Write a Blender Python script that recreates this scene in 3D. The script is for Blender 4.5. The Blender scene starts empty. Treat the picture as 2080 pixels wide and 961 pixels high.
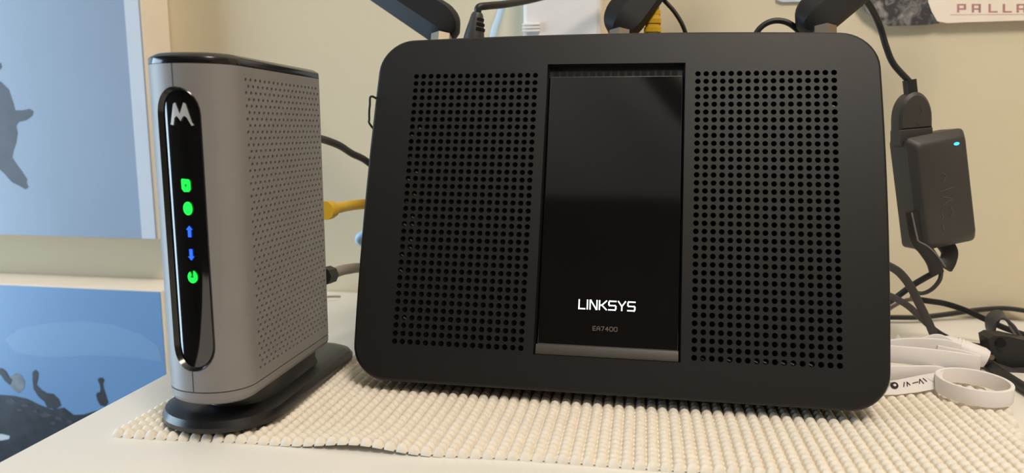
import bpy, bmesh, math, random
from mathutils import Vector, Matrix
from mathutils.geometry import delaunay_2d_cdt
random.seed(4)
scene = bpy.context.scene
COL = scene.collection

# ------------------------------------------------------------------ camera
F_PX = 1429.9
CAM = Vector((0.00752, -0.31847, 0.13305))
YAW, PITCH, ROLL = 0.16054, 0.15092, 0.00342
_r = Vector((math.cos(YAW), math.sin(YAW), 0))
CD = Vector((-math.sin(YAW)*math.cos(PITCH), math.cos(YAW)*math.cos(PITCH), -math.sin(PITCH)))
_u = _r.cross(CD)
CR = _r*math.cos(ROLL) + _u*math.sin(ROLL)
CU = -_r*math.sin(ROLL) + _u*math.cos(ROLL)
cd = bpy.data.cameras.new('camera'); cam = bpy.data.objects.new('camera', cd); COL.objects.link(cam)
cd.sensor_width = 36; cd.lens = F_PX/2080*36; cd.clip_start = 0.01; cd.clip_end = 50
M = Matrix((CR, CU, -CD)).transposed().to_4x4(); M.translation = CAM
cam.matrix_world = M
cd.dof.use_dof = True; cd.dof.focus_distance = 0.345; cd.dof.aperture_fstop = 10.0
scene.camera = cam

# ------------------------------------------------------------------ world, lights, exposure
w = bpy.data.worlds.new('world'); scene.world = w; w.use_nodes = True
w.node_tree.nodes['Background'].inputs[0].default_value = (0.55, 0.62, 0.75, 1)
w.node_tree.nodes['Background'].inputs[1].default_value = 0.3
vs = scene.view_settings
vs.view_transform = 'Standard'; vs.look = 'None'; vs.gamma = 1; vs.use_curve_mapping = False
vs.exposure = 0.14
def area(name, loc, target, size, size_y, power, color, shape='RECTANGLE'):
    l = bpy.data.lights.new(name, 'AREA'); l.shape = shape; l.size = size
    if shape in ('RECTANGLE', 'ELLIPSE'): l.size_y = size_y
    l.energy = power; l.color = color
    o = bpy.data.objects.new(name, l); COL.objects.link(o); o.location = loc
    o.rotation_euler = (Vector(target)-Vector(loc)).to_track_quat('-Z', 'Y').to_euler()
    return o
def globe(name, loc, r, power, color):
    l = bpy.data.lights.new(name, 'POINT'); l.shadow_soft_size = r; l.energy = power; l.color = color
    o = bpy.data.objects.new(name, l); COL.objects.link(o); o.location = loc
    return o
globe('ceiling_lamp_light', (0.30, -0.52, 1.02), 0.15, 29, (1.0, 0.89, 0.765))
area('window_daylight', (-1.46, -0.32, 0.10), (0, -0.32, 0.10), 0.85, 1.10, 24, (0.60, 0.81, 1.0))

# ------------------------------------------------------------------ pixel helpers (a photo pixel carried to its real depth)
def ray(x, y): return CD + CR*((x-1040)/F_PX) + CU*((480.5-y)/F_PX)
def P(x, y, Y):
    d = ray(x, y); return CAM + d*((Y-CAM.y)/d.y)
def T(x, y, z):
    d = ray(x, y); return CAM + d*((z-CAM.z)/d.z)

# ------------------------------------------------------------------ materials
def mat(name, col, rough=0.5, metal=0.0, spec=0.5, var=0.06, scale=60, bump=0.0, bscale=400, emit=None, estr=0, coat=0, trans=0):
    m = bpy.data.materials.new(name); m.use_nodes = True
    nt = m.node_tree; b = nt.nodes['Principled BSDF']
    b.inputs['Roughness'].default_value = rough; b.inputs['Metallic'].default_value = metal
    b.inputs['Specular IOR Level'].default_value = spec
    if coat: b.inputs['Coat Weight'].default_value = coat; b.inputs['Coat Roughness'].default_value = 0.08
    if trans: b.inputs['Transmission Weight'].default_value = trans
    tc = nt.nodes.new('ShaderNodeTexCoord'); n = nt.nodes.new('ShaderNodeTexNoise'); n.inputs['Scale'].default_value = scale
    n.inputs['Detail'].default_value = 4
    nt.links.new(tc.outputs['Object'], n.inputs['Vector'])
    r = nt.nodes.new('ShaderNodeValToRGB')
    c = Vector(col)
    r.color_ramp.elements[0].position = .3; r.color_ramp.elements[1].position = .7
    r.color_ramp.elements[0].color = (*(c*(1-var)), 1); r.color_ramp.elements[1].color = (*(c*(1+var)), 1)
    nt.links.new(n.outputs['Fac'], r.inputs['Fac']); nt.links.new(r.outputs['Color'], b.inputs['Base Color'])
    if bump:
        n2 = nt.nodes.new('ShaderNodeTexNoise'); n2.inputs['Scale'].default_value = bscale
        nt.links.new(tc.outputs['Object'], n2.inputs['Vector'])
        bp = nt.nodes.new('ShaderNodeBump'); bp.inputs['Strength'].default_value = bump; bp.inputs['Distance'].default_value = 0.0005
        nt.links.new(n2.outputs['Fac'], bp.inputs['Height']); nt.links.new(bp.outputs['Normal'], b.inputs['Normal'])
    if emit:
        b.inputs['Emission Color'].default_value = (*emit, 1); b.inputs['Emission Strength'].default_value = estr
    return m
def srgb(r, g, b):
    f = lambda v: (v/255/12.92) if v <= 10 else ((v/255+.055)/1.055)**2.4
    return (f(r), f(g), f(b))
MT = {
 'wall': mat('painted_wall', srgb(216, 203, 174), 0.75, var=.02, scale=6, bump=.15, bscale=900),
 'ceiling': mat('white_ceiling', srgb(240, 238, 232), 0.8, var=.02),
 'farwall': mat('brown_far_wall', srgb(46, 36, 33), 0.7, var=.2, scale=2),
 'sidewall': mat('tan_side_wall', srgb(205, 190, 158), 0.8, var=.03, scale=3),
 'slatewall': mat('slate_side_wall', srgb(72, 76, 82), 0.8, var=.03, scale=3),
 'antenna': mat('antenna_plastic', srgb(29, 28, 28), 0.55, spec=.28, var=.05),
 'floor': mat('wood_floor', srgb(120, 92, 66), 0.5, var=.2, scale=5),
 'desk': mat('white_laminate', srgb(232, 228, 220), 0.35, var=.012, scale=8),
 'mat': mat('beige_foam', srgb(236, 228, 214), 0.7, var=.05, scale=220, bump=.3, bscale=1500),
 'plate': mat('black_satin_plastic', srgb(15, 15, 16), 0.5, spec=.42, var=.06, scale=30, bump=.12, bscale=4000),
 'shell': mat('black_matte_plastic', srgb(32, 32, 32), 0.5, var=.06),
 'inside': mat('dark_interior', srgb(5, 5, 5), 0.9),
 'gloss': mat('black_gloss_panel', srgb(14, 13, 13), 0.06, spec=1.0, coat=.35, var=.1, scale=40),
 'ledge': mat('grey_ledge', srgb(58, 55, 50), 0.4),
 'strip': mat('dark_strip', srgb(20, 19, 18), 0.6, spec=.3),
 'slot': mat('slot_black', srgb(5, 5, 5), 0.9),
 'lit': mat('lit_white', (0.9, .95, 1), 0.5, emit=(0.85, .95, 1), estr=0.9),
 'dimprint': mat('dim_print', srgb(112, 104, 100), 0.5),
 'part': mat('pale_glint_paint', srgb(190, 190, 185), 0.4),  # tone for the light glints behind the router holes
 'brass': mat('nickel', srgb(150, 138, 122), 0.4, metal=.85),
 'modem': mat('pewter_plastic', srgb(133, 130, 129), 0.42, metal=.08, spec=.35, var=.03, scale=40, bump=.06, bscale=5000),
 'modemhole': mat('vent_dark', srgb(44, 42, 40), 0.7),
 'cap': mat('gloss_black_cap', srgb(22, 21, 22), 0.16, var=.05),
 'ped': mat('black_pedestal', srgb(26, 25, 26), 0.3, var=.2, scale=60),
 'badge': mat('silver_badge', srgb(225, 225, 225), 0.3, metal=.5, emit=(1, 1, 1), estr=.0),
 'green': mat('green_led', srgb(20, 200, 60), 0.5, emit=srgb(10, 255, 70), estr=1.0),
 'greendim': mat('green_led_dark', srgb(5, 90, 25), 0.5, emit=srgb(8, 110, 30), estr=.6),
 'blue': mat('blue_led', srgb(30, 80, 220), 0.5, emit=srgb(35, 95, 255), estr=1.0),
 'cyan': mat('cyan_led', srgb(60, 190, 240), 0.5, emit=srgb(70, 200, 255), estr=1.2),
 'cord': mat('black_rubber', srgb(30, 29, 29), 0.5, var=.1),
 'cordgrey': mat('charcoal_cable', srgb(66, 63, 64), 0.5, var=.1),
 'yellow': mat('yellow_jacket', srgb(222, 176, 24), 0.5, var=.06),
 'paleblue': mat('pale_blue_jacket', srgb(176, 204, 228), 0.5),
 'coax': mat('grey_jacket', srgb(150, 140, 130), 0.5),
 'white': mat('white_plastic', srgb(236, 232, 230), 0.45, var=.02),
 'silicone': mat('white_silicone', srgb(236, 232, 232), 0.5, var=.02),
 'ink': mat('dark_ink', srgb(38, 28, 34), 0.6),
 'adapter': mat('adapter_plastic', srgb(58, 55, 53), 0.5, var=.05, bump=.15, bscale=1800),
 'canvas_side': mat('cream_frame', srgb(246, 234, 218), 0.55, var=.02),
 'reflect1': mat('reflection_tinted_print', srgb(150, 168, 190), 0.3, var=.05, scale=6),  # bluish reflection of the picture glass is put into this colour
 'sky2': mat('blue_print', srgb(112, 154, 200), 0.3, var=.03, scale=5),
 'sky2b': mat('light_blue_print', srgb(124, 163, 205), 0.3, var=.03, scale=5),
 'border': mat('pale_border', srgb(205, 212, 222), 0.4, var=.02),
 'bird': mat('dark_bird_print', srgb(62, 62, 72), 0.4, var=.25, scale=60),
 'rock': mat('dark_rock_print', srgb(26, 31, 40), 0.4, var=.85, scale=110),
 'bird2': mat('black_bird_print', srgb(38, 39, 46), 0.4, var=.3, scale=120),
 'birdgrey': mat('grey_bird_print', srgb(120, 128, 140), 0.4, var=.3, scale=120),
 'paper': mat('cream_paper', srgb(236, 222, 205), 0.7, var=.02),
 'pinkink': mat('faded_red_ink', srgb(176, 128, 130), 0.7, var=.2, scale=300),
 'lineink': mat('faded_line_ink', srgb(205, 180, 168), 0.7),
 'bluepaper': mat('pale_blue_paper', srgb(205, 214, 224), 0.7),
 'emboss': mat('embossed_plastic', srgb(80, 76, 72), 0.5),
 'fleck': mat('pale_fleck', srgb(118, 114, 108), 0.6),
}
def collage_material():
    m = mat('dark_collage', srgb(52, 52, 54), 0.6)
    nt = m.node_tree; b = nt.nodes['Principled BSDF']
    tc = nt.nodes.new('ShaderNodeTexCoord'); n = nt.nodes.new('ShaderNodeTexNoise'); n.inputs['Scale'].default_value = 130
    n.inputs['Detail'].default_value = 8; n.inputs['Distortion'].default_value = 1.2
    nt.links.new(tc.outputs['Object'], n.inputs['Vector'])
    r = nt.nodes.new('ShaderNodeValToRGB'); r.color_ramp.elements[0].position = .45; r.color_ramp.elements[1].position = .75
    r.color_ramp.elements[0].color = (*srgb(46, 46, 48), 1); r.color_ramp.elements[1].color = (*srgb(150, 145, 140), 1)
    nt.links.new(n.outputs['Fac'], r.inputs['Fac']); nt.links.new(r.outputs['Color'], b.inputs['Base Color'])
    return m
MT['collage'] = collage_material()

# ------------------------------------------------------------------ object helpers
def link(name, me, parent=None):
    o = bpy.data.objects.new(name, me); COL.objects.link(o)
    if parent: o.parent = parent
    return o
def mesh(name, verts, faces, m, parent=None, smooth=None, mats=None, idx=None):
    me = bpy.data.meshes.new(name); me.from_pydata([tuple(v) for v in verts], [], faces); me.update()
    if mats:
        for k in mats: me.materials.append(MT[k])
        for pl, i in zip(me.polygons, idx): pl.material_index = i
    else: me.materials.append(MT[m])
    if smooth is not None:
        for pl in me.polygons: pl.use_smooth = True
        me.set_sharp_from_angle(angle=math.radians(smooth))
    return link(name, me, parent)
def fromb(name, bm, m, parent=None, smooth=None):
    bmesh.ops.recalc_face_normals(bm, faces=bm.faces)
    me = bpy.data.meshes.new(name); bm.to_mesh(me); bm.free(); me.materials.append(MT[m])
    if smooth is not None:
        for pl in me.polygons: pl.use_smooth = True
        me.set_sharp_from_angle(angle=math.radians(smooth))
    return link(name, me, parent)
def tag(o, label, cat, group=None, kind=None):
    if label: o['label'] = label
    if cat: o['category'] = cat
    if group: o['group'] = group
    if kind: o['kind'] = kind
    return o
def struct(o): o['kind'] = 'structure'; return o
def empty(name, loc=(0, 0, 0), rot=None):
    o = bpy.data.objects.new(name, None); COL.objects.link(o); o.empty_display_size = .01
    if rot is not None:
        m = rot.to_4x4(); m.translation = Vector(loc); o.matrix_world = m
    else: o.location = loc
    return o
def box(name, lo, hi, m, parent=None, bevel=0, seg=2):
    bm = bmesh.new(); bmesh.ops.create_cube(bm, size=1)
    for v in bm.verts:
        v.co = Vector([lo[i] + (v.co[i]+.5)*(hi[i]-lo[i]) for i in range(3)])
    if bevel: bmesh.ops.bevel(bm, geom=bm.edges[:], offset=bevel, segments=seg, affect='EDGES', profile=.5)
    o = fromb(name, bm, m, parent, smooth=40 if bevel else None)
    for pl in o.data.polygons:
        if max(abs(c) for c in pl.normal) > .9999: pl.use_smooth = False
    return o
def spline(pts, n=8):
    pts = [Vector(p) for p in pts]
    if len(pts) < 3: return pts
    e = [pts[0]*2-pts[1]] + pts + [pts[-1]*2-pts[-2]]
    out = []
    for i in range(1, len(e)-2):
        a, b, c, d = e[i-1:i+3]
        for k in range(n):
            t = k/n
            out.append(.5*((2*b)+(c-a)*t+(2*a-5*b+4*c-d)*t*t+(3*b-3*c+d-a)*t**3))
    out.append(pts[-1]); return out
def sweep_data(path, section, up=None, radii=None):
    """section: list of (a,b) offsets along side / up vectors"""
    vs, fs = [], []; n = len(section); prev = None
    for i, p in enumerate(path):
        t = (path[min(i+1, len(path)-1)]-path[max(i-1, 0)]).normalized()
        if up is not None:
            uu = Vector(up[i] if isinstance(up, list) else up); s = t.cross(uu)
            if s.length < 1e-4: s = prev or Vector((1, 0, 0))
            s.normalize()
        else:
            if prev is None:
                s = t.cross(Vector((0, 0, 1)));
                if s.length < 1e-3: s = t.cross(Vector((0, 1, 0)))
                s.normalize()
            else:
                s = (prev - t*prev.dot(t)).normalized()
        prev = s; b = s.cross(t).normalized()
        k = radii[i] if radii else 1
        for (x, y) in section: vs.append(p + s*x*k + b*y*k)
    for i in range(len(path)-1):
        for j in range(n):
            fs.append((i*n+j, i*n+(j+1) % n, (i+1)*n+(j+1) % n, (i+1)*n+j))
    fs.append(tuple(range(n-1, -1, -1))); fs.append(tuple(range((len(path)-1)*n, len(path)*n)))
    return vs, fs
def circle(r, n=10): return [(r*math.cos(2*math.pi*i/n), r*math.sin(2*math.pi*i/n)) for i in range(n)]
def rrect(a, b, r, n=3):
    out = []
    for cx, cy, s in ((a-r, b-r, 0), (-a+r, b-r, 90), (-a+r, -b+r, 180), (a-r, -b+r, 270)):
        for k in range(n+1):
            t = math.radians(s+90*k/n); out.append((cx+r*math.cos(t), cy+r*math.sin(t)))
    return out
def tube(name, pts, r, m, parent=None, n=10, sub=8):
    v, f = sweep_data(spline(pts, sub), circle(r, n)); return mesh(name, v, f, m, parent, smooth=50)
def ribbon(name, pts, width, thick, m, parent=None, up=(0, 0, 1), sub=8):
    sec = rrect(thick/2, width/2, min(thick, width)*.3, 2)
    v, f = sweep_data(spline(pts, sub), sec, up=up); return mesh(name, v, f, m, parent, smooth=40)
def loft(name, loops, m, parent=None, smooth=40, cap0=True, cap1=True):
    n = len(loops[0]); v = [p for l in loops for p in l]; f = []
    for i in range(len(loops)-1):
        for j in range(n): f.append((i*n+j, i*n+(j+1) % n, (i+1)*n+(j+1) % n, (i+1)*n+j))
    if cap0: f.append(tuple(range(n-1, -1, -1)))
    if cap1: f.append(tuple(range((len(loops)-1)*n, len(loops)*n)))
    return mesh(name, v, f, m, parent, smooth=smooth)
def plate_poly(name, pts, depth_vec, m, parent=None):
    """flat polygon with a little thickness (print, paper, badge)"""
    pts = [Vector(p) for p in pts]; n = len(pts); d = Vector(depth_vec)
    bm = bmesh.new()
    a = [bm.verts.new(p) for p in pts]; b = [bm.verts.new(p+d) for p in pts]
    bm.faces.new(a); bm.faces.new(b[::-1])
    for i in range(n): bm.faces.new((a[i], b[i], b[(i+1) % n], a[(i+1) % n]))
    bm.normal_update(); bmesh.ops.triangulate(bm, faces=[fc for fc in bm.faces if len(fc.verts) > 4])
    return fromb(name, bm, m, parent)
def strokes(name, segs, width, thick, m, parent, xf):
    """lettering: list of polylines in 2D -> one mesh of bars; xf maps (x,y,w) to local space"""
    vs, fs = [], []
    for line in segs:
        for (x0, y0), (x1, y1) in zip(line[:-1], line[1:]):
            dx, dy = x1-x0, y1-y0; L = math.hypot(dx, dy) or 1; dx /= L; dy /= L; h = width/2
            x0e, y0e, x1e, y1e = x0-dx*h, y0-dy*h, x1+dx*h, y1+dy*h
            q = [(x0e-dy*h, y0e+dx*h), (x0e+dy*h, y0e-dx*h), (x1e+dy*h, y1e-dx*h), (x1e-dy*h, y1e+dx*h)]
            b = len(vs)
            for a, c in q: vs.append(xf(a, c, 0))
            for a, c in q: vs.append(xf(a, c, thick))
            fs += [(b+4, b+5, b+6, b+7), (b+3, b+2, b+1, b), (b, b+1, b+5, b+4), (b+1, b+2, b+6, b+5), (b+2, b+3, b+7, b+6), (b+3, b, b+4, b+7)]
    return mesh(name, vs, fs, m, parent)

# ------------------------------------------------------------------ the room
WY = 0.2212; FZ = -0.74; CZ = 1.62; XL, XR, YF = -1.5, 2.1, -2.45
def slab(name, lo, hi, m): return struct(box(name, lo, hi, m))
slab('floor', (XL-.1, YF-.1, FZ-.05), (XR+.1, WY+.1, FZ), 'floor')
slab('ceiling', (XL-.1, YF-.1, CZ), (XR+.1, WY+.1, CZ+.05), 'ceiling')
slab('wall_back', (XL-.1, WY, FZ), (XR+.1, WY+.1, CZ), 'wall')
slab('wall_left', (XL-.1, YF, FZ), (XL, WY, CZ), 'slatewall')
slab('wall_right', (XR, YF, FZ), (XR+.1, WY, CZ), 'sidewall')
slab('wall_front', (XL-.1, YF-.1, FZ), (XR+.1, YF, CZ), 'farwall')

# ------------------------------------------------------------------ unseen ceiling fan, added for the dark diagonal mirrored in the display
fan = tag(empty('added_ceiling_fan', (-.17, -.95, 1.40)), 'unseen dark ceiling fan added so a blade is mirrored in the glossy router display', 'fan')
loft('motor_hub', [[(r*math.cos(2*math.pi*k/24), r*math.sin(2*math.pi*k/24), z) for k in range(24)] for r, z in ((.03, -.05), (.08, -.045), (.095, -.01), (.08, .05), (.02, .06), (.02, .2195))], 'farwall', fan)
for k in range(4):
    a = math.radians(-60.5+90*k); d = Vector((math.cos(a), math.sin(a), 0)); s_ = Vector((-d.y, d.x, .12))
    loft('fan_blade', [[d*r-s_*h+Vector((0, 0, -.004)), d*r+s_*h+Vector((0, 0, -.004)), d*r+s_*h+Vector((0, 0, .004)), d*r-s_*h+Vector((0, 0, .004))] for r, h in ((.09, .025), (.2, .036), (.7, .044), (.78, .03))], 'farwall', fan, smooth=20)
# ------------------------------------------------------------------ desk
desk = tag(empty('desk', (0.3, -.1, FZ)), 'white laminate desk against the wall, under both network boxes', 'desk')
def dbox(name, lo, hi, m, bevel=0): return box(name, [lo[0]-.3, lo[1]+.1, lo[2]-FZ], [hi[0]-.3, hi[1]+.1, hi[2]-FZ], m, desk, bevel)
dbox('table_top', (-0.239, -.44, -.03), (.95, WY-.0005, 0), 'desk', .0015)
for lx in (-.2, .88):
    for ly in (-.40, .16): dbox('leg', (lx, ly, FZ), (lx+.045, ly+.045, -.03), 'desk')

# ------------------------------------------------------------------ beaded non-slip mat
matt = tag(empty('shelf_liner_mat', (0, 0, 0)), 'beige beaded non-slip mat lying on the white desk', 'mat')
PX, PYB = 0.0051, 0.0043
MAT_BACK = 0.062
def mat_front(x): return -0.0527 + 0.034*x - 0.0008*math.sin(x*55)
def mat_lift(x, y):
    a = math.exp(-((x+.100)/.028)**2)*max(0, 1-(y-mat_front(x))/.03)
    return 0.0032*a*a if a > 0 else 0
NB = 10
x = -0.2085; k = 0
while x < 0.192:
    x0 = x; yf = mat_front(x0)
    if x > 0.178: yf = max(yf, -.002+(x-.178)*3.0)
    yb = MAT_BACK + 0.03*x*0 + (0.012 if x > .1 else 0)
    nb = int((yb-yf)/PYB); vs, fs = [], []
    ny = nb*4+1; nx = 7
    for j in range(ny):
        yy = yf + j*PYB/4; ph = (j % 4)/4*2*math.pi
        bead = .5-.5*math.cos(ph)
        for i in range(nx):
            t = i/(nx-1)*2-1
            hw = PX*.5*(0.80+.2*bead); ang = t*math.pi/2
            zz = .0004 + (0.0023 + 0.0009*bead)*math.cos(ang)
            end = 1.0 if 0 < j < ny-1 else .04
            xx = x0 + hw*math.sin(ang) + 0.022*(yy-yf)
            vs.append((xx, yy, zz*end + mat_lift(xx, yy)))
    for j in range(ny-1):
        for i in range(nx-1):
            a = j*nx+i; fs.append((a, a+1, a+nx+1, a+nx))
    fs += [tuple(range(nx-1, -1, -1)), tuple(range((ny-1)*nx, ny*nx))]
    mesh('beaded_rib', vs, fs, 'mat', matt, smooth=80)
    x += PX; k += 1
vs, fs = [], []
gx = [-.2085+i*.0045 for i in range(90)]
for X in gx:
    yf = mat_front(X)
    if X > 0.178: yf = max(yf, -.002+(X-.178)*3.0)
    for s in range(13):
        Y = yf+.0008 + (MAT_BACK-.001-yf)*s/12*1.0; xx = X+.022*(Y-yf); vs.append((xx, Y, .0006+mat_lift(xx, Y)))
for i in range(len(gx)-1):
    for s in range(12): a = i*13+s; fs.append((a, a+13, a+14, a+1))
mesh('backing_sheet', vs, fs, 'mat', matt, smooth=60)

# ------------------------------------------------------------------ wireless router
TH, PS = 0.32125, -0.00804
U = Vector((math.cos(PS), math.sin(PS), 0)); B_ = Vector((-math.sin(PS), math.cos(PS), 0))
V = Vector((0, 0, 1))*math.cos(TH) + B_*math.sin(TH); N = U.cross(V)
RM = Matrix((U, V, N)).transposed()
router = tag(empty('wireless_router', (0, 0, 0), RM), 'wide black wireless router standing on edge with three antennas and perforated panels', 'router')
def R2W(u, v, w_): return U*u + V*v + N*w_
HW, V0, V1 = 0.1266, 0.0092, 0.1904
def outline(ins=0, insb=None, n=10, r=.0175):
    insb = ins if insb is None else insb
    out = []; a = HW-ins; b0 = V0+insb; b1 = V1-ins; r = max(r-ins*.3, .004)
    arcs = ((a-r, b1-r, 0), (-a+r, b1-r, 90), (-a+r, b0+r, 180), (a-r, b0+r, 270)); pts = []
    for cx, cy, s in arcs:
        for k in range(n+1):
            t = math.radians(s+90*k/n); pts.append((cx+r*math.cos(t), cy+r*math.sin(t)))
    # subdivide long straight sides, then bow them
    dense = []
    for i, p in enumerate(pts):
        q = pts[(i+1) % len(pts)]; L = math.hypot(q[0]-p[0], q[1]-p[1]); m = max(1, int(L/.012))
        m = 14 if (i % (n+1)) == n else 1
        for k in range(m): dense.append((p[0]+(q[0]-p[0])*k/m, p[1]+(q[1]-p[1])*k/m))
    for (x, y) in dense:
        bx = .0019*max(0, 1-((y-.1)/.09)**2)*(x/a)
        by = .0025*max(0, 1-(x/.127)**2)*max(0, (y-.1)/.09)
        out.append((x+bx, y+by))
    return out
PT = 0.00402; GA = 0.04114; GV0 = 0.029; GV1 = GV0+35*PT
SC = (-.0350, .0350, .0264, .1757)       # display recess
def rect(x0, x1, y0, y1): return [(x0, y0), (x1, y0), (x1, y1), (x0, y1)]
LP = rect(-GA-16.5*PT, -GA+.5*PT, GV0-.5*PT, GV1+.5*PT); RP = rect(GA-.5*PT, GA+16.5*PT, GV0-.5*PT, GV1+.5*PT)
loops = [outline(.0014), LP, RP, rect(*SC)]
cv, ce = [], []
for L in loops:
    b = len(cv); cv += [Vector(p) for p in L]; ce += [(b+i, b+(i+1) % len(L)) for i in range(len(L))]
ov, oe, of, _, _, _ = delaunay_2d_cdt(cv, ce, [], 0, 1e-7)
def inrect(c, R): return R[0][0] < c.x < R[1][0] and R[0][1] < c.y < R[2][1]
verts = [(v.x, v.y, 0) for v in ov]; faces = []
from mathutils.geometry import intersect_point_tri_2d
OL = loops[0]
def inpoly(c, poly):
    ins = False; j = len(poly)-1
    for i in range(len(poly)):
        if (poly[i][1] > c.y) != (poly[j][1] > c.y) and c.x < (poly[j][0]-poly[i][0])*(c.y-poly[i][1])/(poly[j][1]-poly[i][1])+poly[i][0]: ins = not ins
        j = i
    return ins
for f in of:
    c = sum((ov[i] for i in f), Vector((0, 0)))/len(f)
    if inrect(c, LP) or inrect(c, RP) or inrect(c, loops[3]) or not inpoly(c, OL): continue
    faces.append(tuple(f))
# perforated cells
HR = 0.00138; HD = 0.0016
def hole_cell(cx, cy, hx, hy, r, depth, verts, faces, n=12, floor=None, idx=None, fi=0):
    b = len(verts); sq = []
    per = n//4
    cor = [(hx, -hy), (hx, hy), (-hx, hy), (-hx, -hy)]
    for s in range(4):
        p, q = cor[s], cor[(s+1) % 4]
        for k in range(per): sq.append((p[0]+(q[0]-p[0])*k/per, p[1]+(q[1]-p[1])*k/per))
    for (x, y) in sq: verts.append((cx+x, cy+y, 0))
    for k in range(n):
        t = -math.pi/4+2*math.pi*k/n; verts.append((cx+r*math.cos(t), cy+r*math.sin(t), 0))
    for k in range(n):
        t = -math.pi/4+2*math.pi*k/n; verts.append((cx+r*.96*math.cos(t), cy+r*.96*math.sin(t), -depth))
    for k in range(n):
        k2 = (k+1) % n
        faces.append((b+k, b+k2, b+n+k2, b+n+k)); faces.append((b+n+k, b+n+k2, b+2*n+k2, b+2*n+k))
        if idx is not None: idx += [0, 0]
    if floor is not None:
        faces.append(tuple(b+2*n+k for k in range(n)))
        if idx is not None: idx.append(1)
for side in (-1, 1):
    for i in range(17):
        for j in range(36):
            hole_cell(side*(GA+i*PT), GV0+j*PT, PT/2, PT/2, HR, HD, verts, faces)
# rim, side band
b = len(verts)
levels = [(.0014, .0014, 0), (.0006, .0006, -.0004), (0, 0, -.0016), (.0002, .0002, -.009), (.0010, .0010, -.0115)]
lo = [outline(i1, i2) for i1, i2, z in levels]; n = len(lo[0])
for L, (_, _, z) in zip(lo, levels): verts += [(x, y, z) for x, y in L]
for i in range(len(levels)-1):
    for j in range(n): faces.append((b+(i+1)*n+j, b+(i+1)*n+(j+1) % n, b+i*n+(j+1) % n, b+i*n+j))
# recess walls
def quadwall(x0, x1, y0, y1, z0, z1, ib=(0, 0, 0, 0)):
    b = len(verts)
    for (x, y) in rect(x0, x1, y0, y1): verts.append((x, y, z0))
    for (x, y) in rect(x0+ib[0], x1-ib[1], y0+ib[2], y1-ib[3]): verts.append((x, y, z1))
    for j in range(4): faces.append((b+j, b+(j+1) % 4, b+4+(j+1) % 4, b+4+j))
quadwall(*SC, 0, -.0042, (.0012, .0008, .0004, .0))
cover = mesh('front_cover', verts, faces, 'plate', router, smooth=28)
# tapered shell behind the cover
sl = []
for i1, i2, z in ((.0030, .0026, -.0100), (.006, .0040, -.016), (.013, .0070, -.028), (.020, .0096, -.0385), (.024, .0115, -.0400)):
    sl.append([(x, y, z) for x, y in outline(i1, i2)])
loft('rear_shell', sl[::-1], 'shell', router, smooth=50)
# interior: dark tray close behind the perforations
mesh('inner_tray', [(-.115, .018, -.0055), (.115, .018, -.0055), (.115, .180, -.0055), (-.115, .180, -.0055)], [(0, 1, 2, 3)], 'inside', router)
# glossy display panel, its lower ledge and the slotted vent strip on top
DP = (SC[0]+.0016, SC[1]-.0010, SC[2]+.0052, SC[3]-.0062)
dpo = box('display_panel', (DP[0], DP[2], -.0042), (DP[1], DP[3], -.0016), 'gloss', router, .0004)
loft('lower_ledge', [[(SC[0]+.001, SC[2]+.0003, -.0040), (SC[0]+.001, DP[2], -.0040), (SC[0]+.001, DP[2], -.0018), (SC[0]+.001, SC[2]+.0012, -.0006), (SC[0]+.001, SC[2]+.0003, -.0006)],
                     [(SC[1]-.001, SC[2]+.0003, -.0040), (SC[1]-.001, DP[2], -.0040), (SC[1]-.001, DP[2], -.0018), (SC[1]-.001, SC[2]+.0012, -.0006), (SC[1]-.001, SC[2]+.0003, -.0006)]], 'ledge', router, smooth=20)
vso = box('vent_strip', (SC[0]+.001, DP[3], -.0048), (SC[1]-.001, SC[3], -.0036), 'strip', router)
for i in range(17):
    cx = SC[0]+.0045+i*(SC[1]-SC[0]-.0095)/16
    box('vent_slot', (cx-.0012, DP[3]+.0002, -.0037), (cx+.0012, DP[3]+.0036, -.0033), 'slot', vso)
# lettering on the display
def chars(text, glyphs, ch_w, gap, h):
    out = []; x = 0
    for c in text:
        wd = glyphs[c][0]*ch_w
        for line in glyphs[c][1]: out.append([(x+px*wd, py*h) for px, py in line])
        x += wd + gap
    return out, x-gap
G = {'L': (.85, [[(0, 1), (0, 0), (1, 0)]]), 'I': (.02, [[(0, 0), (0, 1)]]), 'N': (1, [[(0, 0), (0, 1), (.1, 1), (.9, 0), (1, 0), (1, 1)]]),
     'K': (1, [[(0, 0), (0, 1)], [(1, 1), (.35, .5), (1, 0)], [(0, .5), (.35, .5)]]),
     'S': (1, [[(1, 1), (.1, 1), (0, .85), (0, .6), (.1, .5), (.9, .5), (1, .4), (1, .15), (.9, 0), (0, 0)]]),
     'Y': (1, [[(0, 1), (.5, .45), (1, 1)], [(.5, .45), (.5, 0)]]),
     'E': (.9, [[(1, 1), (0, 1), (0, 0), (1, 0)], [(0, .5), (.85, .5)]]), 'A': (1, [[(0, 0), (0, .6), (.35, 1), (.65, 1), (1, .6), (1, 0)], [(0, .4), (1, .4)]]),
     '7': (.9, [[(0, 1), (1, 1), (.35, 0)]]), '4': (1, [[(.75, 0), (.75, 1), (0, .35), (1, .35)]]), '0': (1, [[(0, .15), (0, .85), (.15, 1), (.85, 1), (1, .85), (1, .15), (.85, 0), (.15, 0), (0, .15)]])}
seg, wd = chars('LINKSYS', G, .0033, .00125, .0042)
strokes('lit_lettering', seg, .00066, .0002, 'lit', dpo, lambda x, y, z: (x-wd/2-.0003, y+.0497, -.0016+z))
seg, wd2 = chars('EA7400', G, .00145, .00065, .0019)
strokes('model_lettering', seg, .00032, .0001, 'dimprint', dpo, lambda x, y, z: (x-wd2/2-.0008, y+.0395, -.0016+z))
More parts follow.
